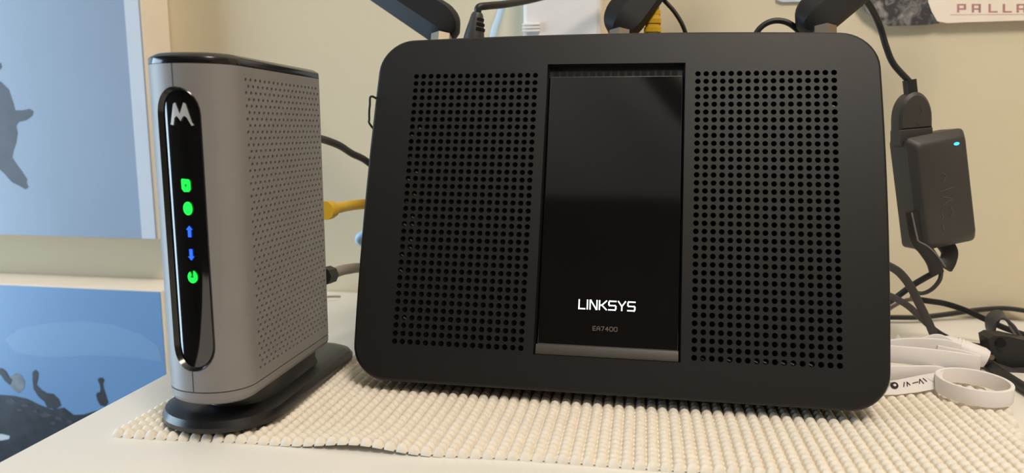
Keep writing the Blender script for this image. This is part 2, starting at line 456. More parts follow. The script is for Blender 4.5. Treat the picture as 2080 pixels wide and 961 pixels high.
# light glints seen through the holes, painted as small pale bits
def glimpse(cols): 
    for (i, j, s, m) in cols:
        u = s*(GA+i*PT); v = GV0+j*PT
        bm = bmesh.new(); bmesh.ops.create_cube(bm, size=1)
        for q in bm.verts: q.co = Vector((u-.0001+q.co.x*.0017, v-.0002+q.co.y*.0007+q.co.x*-.0007, -.0022+q.co.z*.0006))
        fromb('painted_glint', bm, m, router)
glimpse([(16, 27, -1, 'part'), (15, 28, -1, 'part'), (16, 24, -1, 'dimprint'), (15, 22, -1, 'part'), (16, 21, -1, 'part'), (15, 19, -1, 'yellow'), (16, 18, -1, 'dimprint'), (15, 16, -1, 'part'),
         (16, 15, -1, 'part'), (15, 15, -1, 'part'), (15, 13, -1, 'part'), (15, 12, -1, 'part'), (16, 11, -1, 'part'), (16, 9, -1, 'part'), (15, 3, -1, 'part'),
         (4, 0, 1, 'part'), (7, 0, 1, 'part'), (8, 0, 1, 'part'), (10, 0, 1, 'part'), (11, 0, 1, 'part'), (13, 0, 1, 'part'), (1, 0, 1, 'dimprint'), (16, 31, 1, 'part')])
# antennas on the rear edge (pointing up); each swivels on a nickel collar
def antenna(base_u, ang, w_off, twist, label, px=0):
    r = empty('antenna'); r.parent = router; r.location = (base_u, V1-.004, w_off)
    r.rotation_euler = (0, 0, 0); r['label'] = label
    # nickel hexagonal collar
    loft('collar_nut', [[(.0062*math.cos(t), yy, .0062*math.sin(t)) for t in [math.pi/6+k*math.pi/3 for k in range(6)]] for yy in (-.004, .016)], 'brass', r, smooth=20)
    # paddle: swept rounded flat section along its direction, square shoulder at the knuckle
    ax = Matrix.Rotation(ang, 3, 'Z') @ Vector((0, 1, 0)); sd = Matrix.Rotation(ang, 3, 'Z') @ Vector((1, 0, 0)); fr = Vector((0, 0, 1))
    tw = Matrix.Rotation(twist, 3, ax); sd = tw @ sd; fr = tw @ fr
    loops = []
    prof = [(-.0130+.0130*(1-math.cos(math.radians(q))), math.sin(math.radians(q))) for q in (8, 18, 30, 42, 54, 66, 78, 90)]
    prof = [(s, .0116*k, .0076*(.35+.65*k)) for s, k in prof] + [(.05, .0112, .0070), (.13, .0098, .0058), (.150, .0090, .005), (.153, .006, .003)]
    for s, a, b in prof:
        sec = [(-a, -b*.2), (-a*.55, -b), (a*.55, -b), (a, -b*.2), (a, b*.35), (a*.78, b), (-a*.30, b), (-a, b*.2)]
        loops.append([Vector((px, .0225, -.003)) + ax*(s if s > .1 else s+.0055) + sd*x + fr*y for x, y in sec])
    loft('paddle', loops, 'antenna', r, smooth=30)
    return r
antenna(-.0992, math.radians(56), -.020, math.radians(-8), 'left tilted antenna', .0015)
antenna(.001, math.radians(-34), -.020, math.radians(12), 'middle tilted antenna')
antenna(.1065, math.radians(-48), -.020, math.radians(12), 'right tilted antenna', -.0055)

# ------------------------------------------------------------------ cable modem
MX, MHW = -0.1665, 0.0190          # centre line and half width
NY, NDP, BY = -0.0638, 0.0158, 0.0285  # nose, depth of the rounding, back
ZB, ZT = 0.0185, 0.1625
modem = tag(empty('cable_modem', (MX, -.015, .0035)), 'slim grey upright cable modem with lit icons on a black front strip', 'modem')
def ML(p): return Vector(p)-Vector((MX, -.015, .0035))
EXPO = 2.1
def nose(t, ins=0, dz=0):
    """t in [-1,1] across the rounded nose; right side is +1"""
    a = t*math.pi/2
    cx = math.copysign(abs(math.sin(a))**(2/EXPO), a); cy = abs(math.cos(a))**(2/EXPO)
    return (MX+(MHW-ins)*cx, NY+NDP-(NDP-ins)*cy)
def modem_loop(z, ins=0, nn=40):
    L = [nose(-1+2*k/nn, ins) for k in range(nn+1)]
    rb = .003
    L += [(MX+MHW-ins, HY0), (MX+MHW-ins, HY1), (MX+MHW-ins, BY-rb), (MX+MHW-ins-rb, BY-ins), (MX-MHW+ins+rb, BY-ins), (MX-MHW+ins, BY-rb)]
    return [ML((x, y, z)) for x, y in L]
CPY, RPZ = 0.00390, 0.00267
HNC, HNR = 18, 47
HY0 = -.0470; HY1 = HY0+CPY*(HNC+.5)
HZ0 = .0300-RPZ/2; HZ1 = HZ0+RPZ*HNR
# nose region with a stadium-shaped window opening, triangulated in (t, z)
NN = 40; WT0, WT1 = -.33, .305       # window edges in t
WZ0, WZ1 = .0335, .1492
def stadium(ins=0.0, n=14):
    """outline in (t,z); end caps elliptic in t"""
    c = (WT0+WT1)/2; ht = (WT1-WT0)/2-ins*32; rz = .0110-ins; pts = []
    for k in range(n+1):
        a = math.pi*k/n; pts.append((c+ht*math.cos(a), WZ1-.0110+rz*math.sin(a)))
    for k in range(n+1):
        a = math.pi+math.pi*k/n; pts.append((c+ht*math.cos(a), WZ0+.0110+rz*math.sin(a)))
    return pts
SZ0, SZ1 = ZB+.0062, ZT-.0045
KZ = 20.0                         # scale of t against z for the triangulation
cv, ce = [], []
def addloop(L):
    b = len(cv); cv.extend(Vector((p[0], p[1]*KZ)) for p in L); ce.extend((b+i, b+(i+1) % len(L)) for i in range(len(L)))
addloop([(-1, SZ0), (1, SZ0), (1, SZ1), (-1, SZ1)]); st = stadium(); addloop(st)
for k in range(1, NN):
    t = -1+2*k/NN; b = len(cv); cv += [Vector((t, SZ0*KZ)), Vector((t, SZ1*KZ))]; ce.append((b, b+1))
ov, oe, of, _, _, _ = delaunay_2d_cdt(cv, ce, [], 0, 1e-7)
verts = []; faces = []; idx = []
for v in ov:
    x, y = nose(v.x); verts.append(ML((x, y, v.y/KZ)))
sp = [(p[0], p[1]*KZ) for p in st]
for f in of:
    c = sum((ov[i] for i in f), Vector((0, 0)))/3
    if inpoly(c, sp): continue
    faces.append(tuple(f)); idx.append(0)
# lower band, seam groove and upper part of the nose plus flat sides and back
def band(z0, i0, z1, i1, skip_nose=False, skip_side=False):
    a, c = modem_loop(z0, i0), modem_loop(z1, i1); n = len(a); b = len(verts); verts.extend(a); verts.extend(c)
    for j in range(n):
        if skip_nose and j < NN: continue
        if skip_side and j == NN+1: continue
        faces.append((b+j, b+(j+1) % n, b+n+(j+1) % n, b+n+j)); idx.append(0)
band(ZB, .0026, ZB+.0012, .0008); band(ZB+.0012, .0008, ZB+.0028, .0002); band(ZB+.0028, .0002, ZB+.0056, 0)
band(ZB+.0056, 0, ZB+.0057, .0007); band(ZB+.0057, .0007, ZB+.0061, .0007); band(ZB+.0061, .0007, SZ0, 0)
band(SZ0, 0, HZ0, 0, True); band(HZ0, 0, HZ1, 0, True, True); band(HZ1, 0, SZ1, 0, True)
L = modem_loop(ZB, .0026); b = len(verts); verts.extend(L); faces.append(tuple(range(b+len(L)-1, b-1, -1))); idx.append(0)
# perforated right side: staggered rows of small recessed holes
hv, hf, hi = [], [], []
for j in range(HNR):
    off = (j % 2)*CPY/2; zc = (j+.5)*RPZ
    for i in range(HNC): hole_cell(off+(i+.5)*CPY, zc, CPY/2, RPZ/2, .00088, .0012, hv, hf, n=8, floor=1, idx=hi)
    e0, e1 = (0, CPY/2) if off else (HNC*CPY, HNC*CPY+CPY/2)
    b = len(hv); hv += [(e0, zc-RPZ/2, 0), (e1, zc-RPZ/2, 0), (e1, zc+RPZ/2, 0), (e0, zc+RPZ/2, 0)]; hf.append((b, b+1, b+2, b+3)); hi.append(0)
b = len(verts); verts += [ML((MX+MHW+z, HY0+x, HZ0+y)) for x, y, z in hv]; faces += [tuple(b+q for q in f) for f in hf]; idx += hi
body = mesh('casing', verts, faces, None, modem, smooth=32, mats=['modem', 'modemhole'], idx=idx)
# gloss cap on top
loft('top_cap', [modem_loop(SZ1, .0004), modem_loop(SZ1+.0002, .0), modem_loop(ZT-.0020, .0001), modem_loop(ZT-.0016, .0004), modem_loop(ZT-.0002, .0028), modem_loop(ZT, .0034)], 'cap', modem, smooth=40, cap0=False)
# window: bevelled bezel falling to a glossy strip, slightly recessed
def on_nose(t, z, d=0):
    x, y = nose(t); x1, y1 = nose(t+.01); x0, y0 = nose(t-.01); tx, ty = x1-x0, y1-y0; l = math.hypot(tx, ty); nx, ny = ty/l, -tx/l
    return ML((x-nx*d*-1, y-ny*d*-1, z)) if False else ML((x+nx*d, y+ny*d, z))
lo = [[on_nose(t, z, 0) for t, z in stadium(0)], [on_nose(t, z, .0003) for t, z in stadium(.0004)], [on_nose(t, z, -.0016) for t, z in stadium(.0014)]]
loft('window_bezel', lo, 'cap', modem, smooth=60, cap0=False, cap1=False)
sI = stadium(.0014); cv, ce = [], []
addloop(sI)
for k in range(1, NN):
    t = -1+2*k/NN
    if min(p[0] for p in sI) < t < max(p[0] for p in sI):
        b = len(cv); cv += [Vector((t, WZ0*KZ)), Vector((t, WZ1*KZ))]; ce.append((b, b+1))
ov, oe, of, _, _, _ = delaunay_2d_cdt(cv, ce, [], 0, 1e-7); sp = [(p[0], p[1]*KZ) for p in sI]
gf = [tuple(f) for f in of if inpoly(sum((ov[i] for i in f), Vector((0, 0)))/3, sp)]
fstrip = mesh('front_strip', [on_nose(v.x, v.y/KZ, -.0016) for v in ov], gf, 'gloss', modem, smooth=60)
# seam lines below and above the window
for z0, z1 in ((SZ0, WZ0), (WZ1, SZ1)):
    mesh('seam_line', [on_nose(-.035, z0, .00005), on_nose(-.022, z0, .00005), on_nose(-.022, z1, .00005), on_nose(-.035, z1, .00005)], [(0, 1, 2, 3)], 'modemhole', body)
# emblem: a winged M badge
def nose_poly(name, pts, tc, zc, sc, m, d0=-.0013, d1=-.0010, xs=22):
    pts = [(tc+x*sc*xs, zc+y*sc) for x, y in pts]
    a = [on_nose(t, z, d1) for t, z in pts]; c = [on_nose(t, z, d0) for t, z in pts]; n = len(a)
    bm = bmesh.new(); A = [bm.verts.new(p) for p in a]; C = [bm.verts.new(p) for p in c]
    bm.faces.new(A); bm.faces.new(C[::-1])
    for i in range(n): bm.faces.new((A[i], C[i], C[(i+1) % n], A[(i+1) % n]))
    bm.normal_update(); bmesh.ops.triangulate(bm, faces=[f for f in bm.faces if len(f.verts) > 4])
    return fromb(name, bm, m, fstrip)
wing = [(-1.05, -.8), (-.62, .95), (-.42, 1.05), (-.05, .05), (.38, 1.05), (.58, .95), (1.1, -.62), (1.3, -.85), (1.05, -.9), (.62, -.2), (.35, -.05), (.1, -.3), (0, -.5), (-.12, -.3), (-.35, -.05), (-.6, -.25), (-.75, -.85)]
WC = (WT0+WT1)/2
nose_poly('winged_emblem', wing, .015, .1382, .0046, 'badge', xs=30)
circ = lambda n, rx=1, ry=1: [(rx*math.cos(2*math.pi*k/n), ry*math.sin(2*math.pi*k/n)) for k in range(n)]
rr = [(-1, .8), (-.85, 1), (.7, .9), (1, .55), (1, -.6), (.6, -1), (-.5, -1), (-1, -.55)]
LT = .030
nose_poly('status_light', rr, LT, .1106, .0026, 'green'); nose_poly('arrow_mark', [(-.3, .25), (0, .1), (.3, .25), (0, -.4)], LT, .1106, .0026, 'greendim', d0=-.0010, d1=-.0008)
nose_poly('status_light', circ(20), LT+.005, .1013, .0027, 'green')
up = [(0, 1), (.8, .3), (.4, .3), (.4, -1), (-.4, -1), (-.4, .3), (-.8, .3)]
nose_poly('status_light', up, LT+.005, .0920, .0023, 'blue'); nose_poly('status_light', [(x, -y) for x, y in up], LT+.007, .0825, .0023, 'blue')
pw = [(1.05*math.cos(math.radians(a)), .9*math.sin(math.radians(a))) for a in range(120, 421, 20)] + [(.25, .95), (.15, .2), (-.2, .2)]
nose_poly('status_light', pw, LT+.009, .0733, .0028, 'green'); nose_poly('power_mark', [(-.35, .3), (.25, .3), (.25, -.1), (-.35, -.1)], LT+.009, .0733, .0026, 'greendim', d0=-.0010, d1=-.0008)
# pedestal: recessed neck and a wide rounded foot
PXC = -.1708
def ped_loop(z, hw, y0, y1, r, nn=24):
    L = []
    for k in range(nn+1):
        a = math.pi*(1-k/nn); L.append((PXC+hw*math.cos(a), y0+r-r*math.sin(a)))
    rb = .012
    for k in range(7):
        a = math.radians(90*k/6); L.append((PXC+hw-rb+rb*math.cos(a), y1-rb+rb*math.sin(a)))
    for k in range(7):
        a = math.radians(90+90*k/6); L.append((PXC-hw+rb+rb*math.cos(a), y1-rb+rb*math.sin(a)))
    return [ML((x, y, z)) for x, y in L]
def nk_loop(*a): return [Vector(q)+Vector((MX-PXC, 0, 0)) for q in ped_loop(*a)]
loft('foot', [ped_loop(.0036, .0255, -.0580, .0545, .024), ped_loop(.0046, .0278, -.0600, .0565, .026), ped_loop(.0068, .0280, -.0603, .0567, .026), ped_loop(.0095, .0266, -.0588, .055, .0245), ped_loop(.0108, .0238, -.0560, .053, .0225), ped_loop(.0114, .0212, -.053, .050, .020)], 'ped', modem, smooth=35)
loft('neck', [nk_loop(.0112, .0165, -.046, .026, .0165), nk_loop(.0140, .0158, -.045, .025, .016), nk_loop(.0190, .0160, -.0460, .025, .016)], 'ped', modem, smooth=40)

# ------------------------------------------------------------------ box-framed prints on the wall, left
def canvas(name, x0, x1, z0, z1, depth, face, label):
    o = tag(empty(name, (x0, WY, z0)), label, 'picture')
    W, H = x1-x0, z1-z0
    box('box_frame', (0, -depth, 0), (W, -.0008, H), 'canvas_side', o, .0012)
    box('print_face', (.001, -depth-.0012, .0012), (W-.001, -depth+.0001, H-.0012), face, o)
    return o
D1, D2 = 0.034, 0.040
e = P(286, 0, WY-D1); x1 = e.x; zb = P(290, 487, WY-D1).z
pic1 = canvas('framed_print', x1-.46, x1, zb, zb+.42, D1, 'reflect1', 'box-framed print of a dark flying bird, blue glass reflection painted in, above the other print')
def pic_poly(o, name, px, Yp, m, off=.0001):
    pts = [P(x, y, Yp-off) - o.location for x, y in px]
    return plate_poly(name, pts, (0, .0004, 0), m, o)
FY1 = WY-D1-.0012
ed = P(252, 0, FY1).x - pic1.location.x
box('pale_border', (ed, -D1-.0016, .0012), (x1-pic1.location.x-.0012, -D1-.0010, .4188), 'border', pic1)
bird = [(-60, 130), (-20, 160), (2, 166), (18, 182), (28, 212), (31, 224), (46, 224), (60, 221), (68, 226), (66, 235), (54, 244), (38, 248), (33, 256), (36, 270), (33, 290), (27, 308), (25, 320), (34, 334), (46, 350), (55, 364), (54, 372), (58, 380), (52, 385), (40, 378), (24, 370), (8, 352), (-10, 336), (-60, 330)]
pic_poly(pic1, 'bird_print', bird, FY1, 'bird'); pic_poly(pic1, 'bird_wingtip_print', [(-14, 122), (2, 128), (4, 136), (0, 142), (-14, 142)], FY1, 'bird')
e2 = P(328, 592, WY-D2); x2 = e2.x; zt2 = P(160, 583, WY-D2).z
pic2 = canvas('framed_print', x2-.44, x2, zt2-.40, zt2, D2, 'sky2', 'bright blue box-framed print of seabirds on a dark rock, below the other print')
FY2 = WY-D2-.0012
pic_poly(pic2, 'cloud_print', [(10, 690), (40, 668), (100, 657), (170, 653), (230, 660), (290, 680), (322, 705), (330, 735), (260, 725), (180, 722), (90, 726), (30, 715)], FY2, 'sky2b')
rock = [(-80, 795), (0, 802), (28, 804), (55, 810), (80, 822), (105, 832), (130, 828), (150, 843), (170, 842), (190, 836), (215, 830), (240, 850), (260, 1000), (-80, 1000)]
pic_poly(pic2, 'rock_print', rock, FY2, 'rock')
pic_poly(pic2, 'wave_print', [(-20, 884), (4, 882), (20, 886), (18, 892), (2, 895), (-20, 893)], FY2, 'border', .0003)
def seabird(px, m): pic_poly(pic2, 'seabird_print', px, FY2, m, .0002)
seabird([(0, 750), (6, 751), (12, 757), (16, 766), (24, 764), (32, 758), (42, 762), (50, 774), (48, 790), (38, 799), (26, 790), (14, 776), (2, 760)], 'birdgrey')
seabird([(66, 756), (72, 751), (78, 757), (77, 770), (74, 782), (84, 792), (96, 799), (108, 800), (120, 812), (124, 824), (112, 832), (96, 828), (90, 816), (78, 806), (68, 790), (66, 772)], 'bird2')
seabird([(198, 771), (203, 767), (209, 768), (212, 773), (209, 779), (210, 788), (213, 796), (216, 806), (220, 818), (214, 826), (204, 824), (198, 814), (195, 803), (197, 798), (203, 796), (204, 788), (202, 780)], 'bird2')
pic_poly(pic2, 'seabird_neck_print', [(-6, 748), (4, 749), (12, 756), (17, 766), (24, 772), (20, 782), (10, 774), (2, 762), (-8, 758)], FY2, 'bird2', .0004)
for rx, ry, rs in ((-8, 812, .8), (22, 815, 1.1), (50, 822, .8), (92, 840, 1.2), (72, 833, .7), (120, 846, .9), (108, 856, .6), (40, 832, .6), (142, 852, .7)):
    pic_poly(pic2, 'rock_light_print', [(rx+rs*random.uniform(.5, 1)*12*math.cos(q), ry+.35*rx*.1+rs*random.uniform(.4, 1)*6*math.sin(q)) for q in [k*math.pi/4.5 for k in range(9)]], FY2, 'bird', .0003)

# ------------------------------------------------------------------ sheet pinned to the wall, right
def WP(x, y, d=.002): return P(x, y, WY-d)
sheet = tag(empty('paper_sheet', WP(1900, 45, .002)), 'torn-edged sheet with a dark collage and faded letters on the wall', 'poster')
so = sheet.location.copy()
def sheet_d(y, e=0): return .0030+.0028*(y+60)/107+e
def sheet_poly(name, px, e, m, th=.0004):
    return plate_poly(name, [P(x, y, WY-sheet_d(y, e))-so for x, y in px], (0, th, 0), m, sheet)
px = [(1735, -60), (1745, 8), (1762, 27), (1778, 36), (1790, 46), (1806, 53), (1840, 52), (1868, 51), (1890, 50), (1908, 47), (1905, 30), (1890, -60)]
sheet_poly('collage_print', px, 0, 'collage')
px = [(1880, -60), (1886, 5), (1893, 24), (1904, 43), (1925, 47), (1960, 45), (2000, 44), (2060, 42), (2140, 40), (2300, 36), (2300, -60)]
sheet_poly('white_panel', px, 0.0006, 'paper')
BIT = {'P': ['1111', '1001', '1001', '1111', '1000', '1000'], 'A': ['1111', '1001', '1001', '1111', '1001', '1001'], 'L': ['1000', '1000', '1000', '1000', '1000', '1111']}
for ch, x0 in (('P', 1944), ('A', 1974), ('L', 2008), ('L', 2037), ('A', 2065)):
    vs, fs = [], []
    for rj, row in enumerate(BIT[ch]):
        for ci, c in enumerate(row):
            if c == '1':
                xa, ya = x0+ci*4.6, 8+rj*2.9; b = len(vs)
                q = [(xa, ya), (xa+4.6, ya), (xa+4.6, ya+2.9), (xa, ya+2.9)]
                for dd in (.0004, .00075):
                    vs += [P(a, c2, WY-sheet_d(c2, dd))-so for a, c2 in q]
                fs += [(b+4, b+7, b+6, b+5), (b, b+1, b+5, b+4), (b+1, b+2, b+6, b+5), (b+2, b+3, b+7, b+6), (b+3, b, b+4, b+7)]
    mesh('printed_letter', vs, fs, 'pinkink', sheet)
sheet_poly('printed_rule', [(1930, 29.0), (2140, 28.0), (2140, 29.6), (1930, 30.6)], 0.00072, 'lineink', .0003)
sl = tag(plate_poly('paper_slip', [WP(x, y) for x, y in [(1575, -40), (1578, 0), (1590, 4), (1636, 3), (1640, -40)]], (0, .0004, 0), 'bluepaper'), 'small pale blue paper slip high on the wall between the antennas', 'paper')

# ------------------------------------------------------------------ white plug-in adapter on the wall above the router
a0 = P(1142, 30, WY-.03)
adp = tag(empty('wall_adapter', (a0.x, WY, a0.z)), 'white plug-in wall adapter behind the middle antenna', 'adapter')
wl = P(1062, 30, WY-.03).x-a0.x; wr = P(1221, 30, WY-.03).x-a0.x
hsg = box('housing', (wl, -.030, -.045), (wr, -.0006, .055), 'white', adp, .003)
for k, yy in enumerate((50, 56.5, 63)):
    zc = P(1070, yy, WY-.031).z-a0.z
    box('grip_ridge', (wl-.0002, -.0325, zc-.0009), (wl+.0125, -.0285, zc+.0009), 'white', hsg, .0007)

# ------------------------------------------------------------------ cables behind and above the router
def top_at(u, w_=-.022, dv=0): return R2W(u, V1-.006+dv, w_)
YT = top_at(0).y
# power lead with ribbed barrel plug
pc = tag(empty('power_lead', top_at(-.072)), 'black power lead with ribbed barrel plug beside the left antenna', 'cable')
def sub(o, pts): return [Vector(p)-o.location for p in pts]
jb = P(961, 92, YT); jt = P(970, 26, YT)
path = [jb+(jt-jb)*t for t in (0, .25, .5, .75, .92, 1)]
v, f = sweep_data(sub(pc, path), circle(.0055, 14), radii=[1.12, 1.05, .9, .72, .62, .5]); bpl = mesh('barrel_plug', v, f, 'adapter', pc, smooth=40)
for t, ra in ((.50, .0054), (.65, .0048), (.80, .0041)):
    c = jb+(jt-jb)*t; d = (jt-jb).normalized()
    v, f = sweep_data(sub(pc, [c-d*.0007, c+d*.0007]), [(ra*1.02*math.cos(a), ra*1.02*math.sin(a)) for a in [math.radians(200+18*k) for k in range(9)]] + [(ra*.7*math.cos(a), ra*.7*math.sin(a)) for a in [math.radians(344-18*k) for k in range(9)]])
    mesh('relief_notch', v, f, 'slot', bpl)
tube('cord', sub(pc, [jt, P(973, 15, YT), P(990, 12, YT+.004), P(1030, 8, YT+.02), P(1085, -2, YT+.05), P(1160, -22, YT+.08), P(1300, -60, YT+.1)]), .0021, 'cord', pc)
# pale blue cable
tag(tube('network_cable', [P(1030, -30, .205), P(1024, 0, .203), P(1012, 40, .198), P(1002, 70, .19), P(975, 200, .16), P(900, 340, .13), P(775, 452, .12), P(728, 486, .12), P(775, 512, .13), P(850, 560, .15)], .0024, 'paleblue'), 'pale blue thin cable hanging on the wall behind the router', 'cable')
# yellow ethernet cable: boot in the router's rear port, other end in the modem
ye = tag(empty('ethernet_cable', top_at(.02)), 'yellow ethernet cable running from the grey modem to the router', 'cable')
yb0, yb1 = P(1324, 88, YT+.017), P(1328, -4, YT+.017)
path = [yb0+(yb1-yb0)*t for t in (0, .3, .6, .8, 1)]
v, f = sweep_data(sub(ye, path), rrect(.0052, .0042, .002, 3), radii=[1, .98, .9, .62, .5]); pbt = mesh('plug_boot', v, f, 'yellow', ye, smooth=40)
for t, ra in ((.28, .0055), (.47, .0053), (.66, .0047), (.82, .0038)):
    c = yb0+(yb1-yb0)*t; d = (yb1-yb0).normalized()
    v, f = sweep_data(sub(ye, [c-d*.0012, c+d*.0012]), rrect(ra, ra*.85, .0018, 3)); mesh('boot_ring', v, f, 'yellow', pbt, smooth=40)
tube('cord', sub(ye, [yb1, P(1329, -40, YT+.018), P(1322, -90, YT+.019), P(1296, -70, YT+.022), P(1268, 0, YT+.035), P(1252, 80, YT+.045), P(1200, 200, .15), P(1050, 330, .15), P(900, 400, .13), P(735, 415, .085), P(690, 422, .055), P(668, 427, .040)]), .0030, 'yellow', ye)
v, f = sweep_data(sub(ye, [P(660, 428, .036), P(672, 426, .042), P(680, 424, .048)]), circle(.0052, 10), radii=[1, .95, .62]); mesh('modem_plug', v, f, 'yellow', ye, smooth=40)
# modem power cable and coax
tag(tube('power_cable', [P(645, 281, .034), P(662, 285, .045), P(690, 296, .06), P(715, 312, .075), P(748, 330, .09), P(800, 380, .11), P(860, 480, .13), P(900, 620, .15)], .0021, 'cord'), 'black power cable leaving the back of the grey modem', 'cable')
cx = tag(empty('coax_cable', P(668, 560, .036)), 'grey coaxial cable screwed into the back of the grey modem', 'cable')
tube('cord', sub(cx, [P(664, 560, .034), P(680, 554, .046), P(705, 547, .06), P(745, 547, .08), P(820, 580, .1), P(880, 640, .12)]), .0030, 'coax', cx)
v, f = sweep_data(sub(cx, [P(655, 562, .031), P(671, 558, .041)]), circle(.005, 8)); mesh('screw_connector', v, f, 'shell', cx, smooth=30)
tag(tube('wire_stub', [T(664, 603, .004), T(680, 602.5, .0035), T(692, 603, .003)], .0009, 'coax'), 'thin grey wire lying on the desk behind the modem', 'wire')
# thin black cords above the router
tag(tube('thin_cord', [P(1290, -45, YT+.02), P(1335, -12, YT+.02), P(1350, 2, YT+.02), P(1372, 27, YT+.02), P(1390, 60, YT+.02), P(1402, 110, YT+.022), P(1410, 190, YT+.03)], .0012, 'cord'), 'thin black cord curving down behind the yellow plug', 'cable')
tag(tube('looped_cord', [P(1520, 110, YT+.012), P(1536, 68, YT+.012), P(1556, 48, YT+.012), P(1582, 42, YT+.012), P(1610, 52, YT+.012), P(1640, 85, YT+.014), P(1650, 130, YT+.018)], .0016, 'cord'), 'black cord arching out beside the right antenna', 'cable')
tag(tube('wire_loop', [R2W(-.1215, .154, -.014), P(757, 196, .05), P(751, 215, .05), P(750, 240, .05), P(754, 256, .05), R2W(-.121, .134, -.014)], .0006, 'cord'), 'thin dark wire loop poking out at the left edge of the router', 'wire')

# ------------------------------------------------------------------ dangling USB adapter at the right
AY = 0.120
def frame(roll, yaw):
    up = Vector((-math.sin(roll), 0, math.cos(roll))); rt = Vector((math.cos(roll), 0, math.sin(roll))); fr = Vector((0, -1, 0))
    R = Matrix.Rotation(yaw, 3, up); rt = R @ rt; fr = R @ fr
    return Matrix((rt, up, fr)).transposed()
AM = frame(math.radians(11), math.radians(14))
ua = tag(empty('usb_adapter', P(1898, 385, AY), AM), 'dark grey box adapter with a blue light dangling right of the router', 'adapter')
hw, hh, hd = .0172, .0325, .0105
lo = []
for z, i in ((-hd, .002), (-hd+.001, 0), (hd-.005, 0), (hd-.0008, .0035), (hd, .0052)):
    lo.append([(x, y, z) for x, y in rrect(hw-i*.75, hh-i, .003, 3)])
loft('housing', lo, 'adapter', ua, smooth=28)
plate_poly('status_light', [(.0085+.0016*math.cos(a), hh-.0078+.0009*math.sin(a), hd+.0003) for a in [2*math.pi*k/14 for k in range(14)]], (0, 0, -.0004), 'cyan', ua)
sg = [[(-.003, -.008), (.003, -.005), (-.003, -.003)], [(-.004, .000), (.004, .001)], [(-.0045, -.012), (-.0035, -.014), (-.0045, -.016)], [(.0015, -.010), (.0025, -.013), (.001, -.015)], [(-.001, .005), (.001, .008), (-.001, .010)], [(-.0045, -.019), (-.004, -.022)]]
strokes('moulded_marks', sg, .0006, .0002, 'emboss', ua, lambda x, y, z: (x-.0005, y, hd+z))
# usb cable with moulded socket
uc = tag(empty('usb_cable', P(1851, 240, AY), frame(math.radians(5), math.radians(14))), 'black usb cable hanging from above with a moulded socket end', 'cable')
arch = [(-.0098, -.0060)]+[(.0098*math.cos(a)*-1, -.0005+.0150*math.sin(a)) for a in [math.radians(10*k) for k in range(0, 19)]]+[(.0098, -.0060)]
lo = [[(x*s, y*s, z) for x, y in arch] for z, s in ((-.0050, .86), (-.0036, 1), (.0036, 1), (.0050, .86))]
loft('socket_grip', lo, 'adapter', uc, smooth=30)
box('socket_collar', (-.0100, -.0155, -.0046), (.0100, -.0058, .0046), 'adapter', uc, .0008)
strokes('moulded_symbol', [[(-.002, .003), (.001, .006), (.002, .003), (.001, .001)], [(-.001, -.003), (.001, -.004)]], .0005, .0002, 'cordgrey', uc, lambda x, y, z: (x+.001, y, .005+z))
v, f = sweep_data([Vector((0, .0125, 0)), Vector((-.0005, .0165, 0)), Vector((-.001, .0215, 0))], rrect(.0030, .0026, .001, 2)); mesh('strain_relief', v, f, 'cord', uc, smooth=40)
inv = uc.matrix_world.inverted() if False else (Matrix.Translation(uc.location) @ frame(math.radians(5), math.radians(14)).to_4x4()).inverted()
tube('cord', [inv @ q for q in [P(1700, -70, AY-.02), P(1752, -8, AY-.01), P(1772, 20, AY-.005), P(1788, 55, AY), P(1800, 95, AY), P(1815, 130, AY)]]+[Vector((-.001, .0205, 0))], .0017, 'cord', uc)
# taped black strap under the adapter
st_ = tag(empty('tape_strap', P(1880, 520, AY)), 'black folded strap hanging from the dangling adapter', 'strap')
ribbon('strap', sub(st_, [P(1852, 430, AY-.010), P(1862, 485, AY-.010), P(1878, 505, AY-.009), P(1895, 530, AY-.006), P(1903, 555, AY-.004)]), .0075, .003, 'cord', st_, up=(1, 0, .45))
ribbon('strap_fold', sub(st_, [P(1915, 490, AY+.002), P(1928, 510, AY+.001), P(1926, 528, AY), P(1918, 543, AY-.002)]), .009, .003, 'cord', st_, up=(1, 0, -.2))
ribbon('pale_edge', sub(st_, [P(1852, 432, AY-.014), P(1862, 478, AY-.014), P(1866, 490, AY-.014), P(1884, 500, AY-.013), P(1905, 520, AY-.011), P(1920, 542, AY-.009)]), .0008, .0008, 'fleck', st_)
tube('strap_tail', sub(st_, [P(1906, 550, AY-.004), P(1880, 564, AY-.002), P(1850, 582, AY), P(1815, 608, AY+.004), P(1780, 630, AY+.008)]), .0018, 'cord', st_)
tube('strap_loop', sub(st_, [P(1912, 552, AY-.003), P(1908, 570, AY-.002), P(1892, 588, AY), P(1872, 596, AY+.002), P(1850, 590, AY+.003)]), .0012, 'cordgrey', st_)

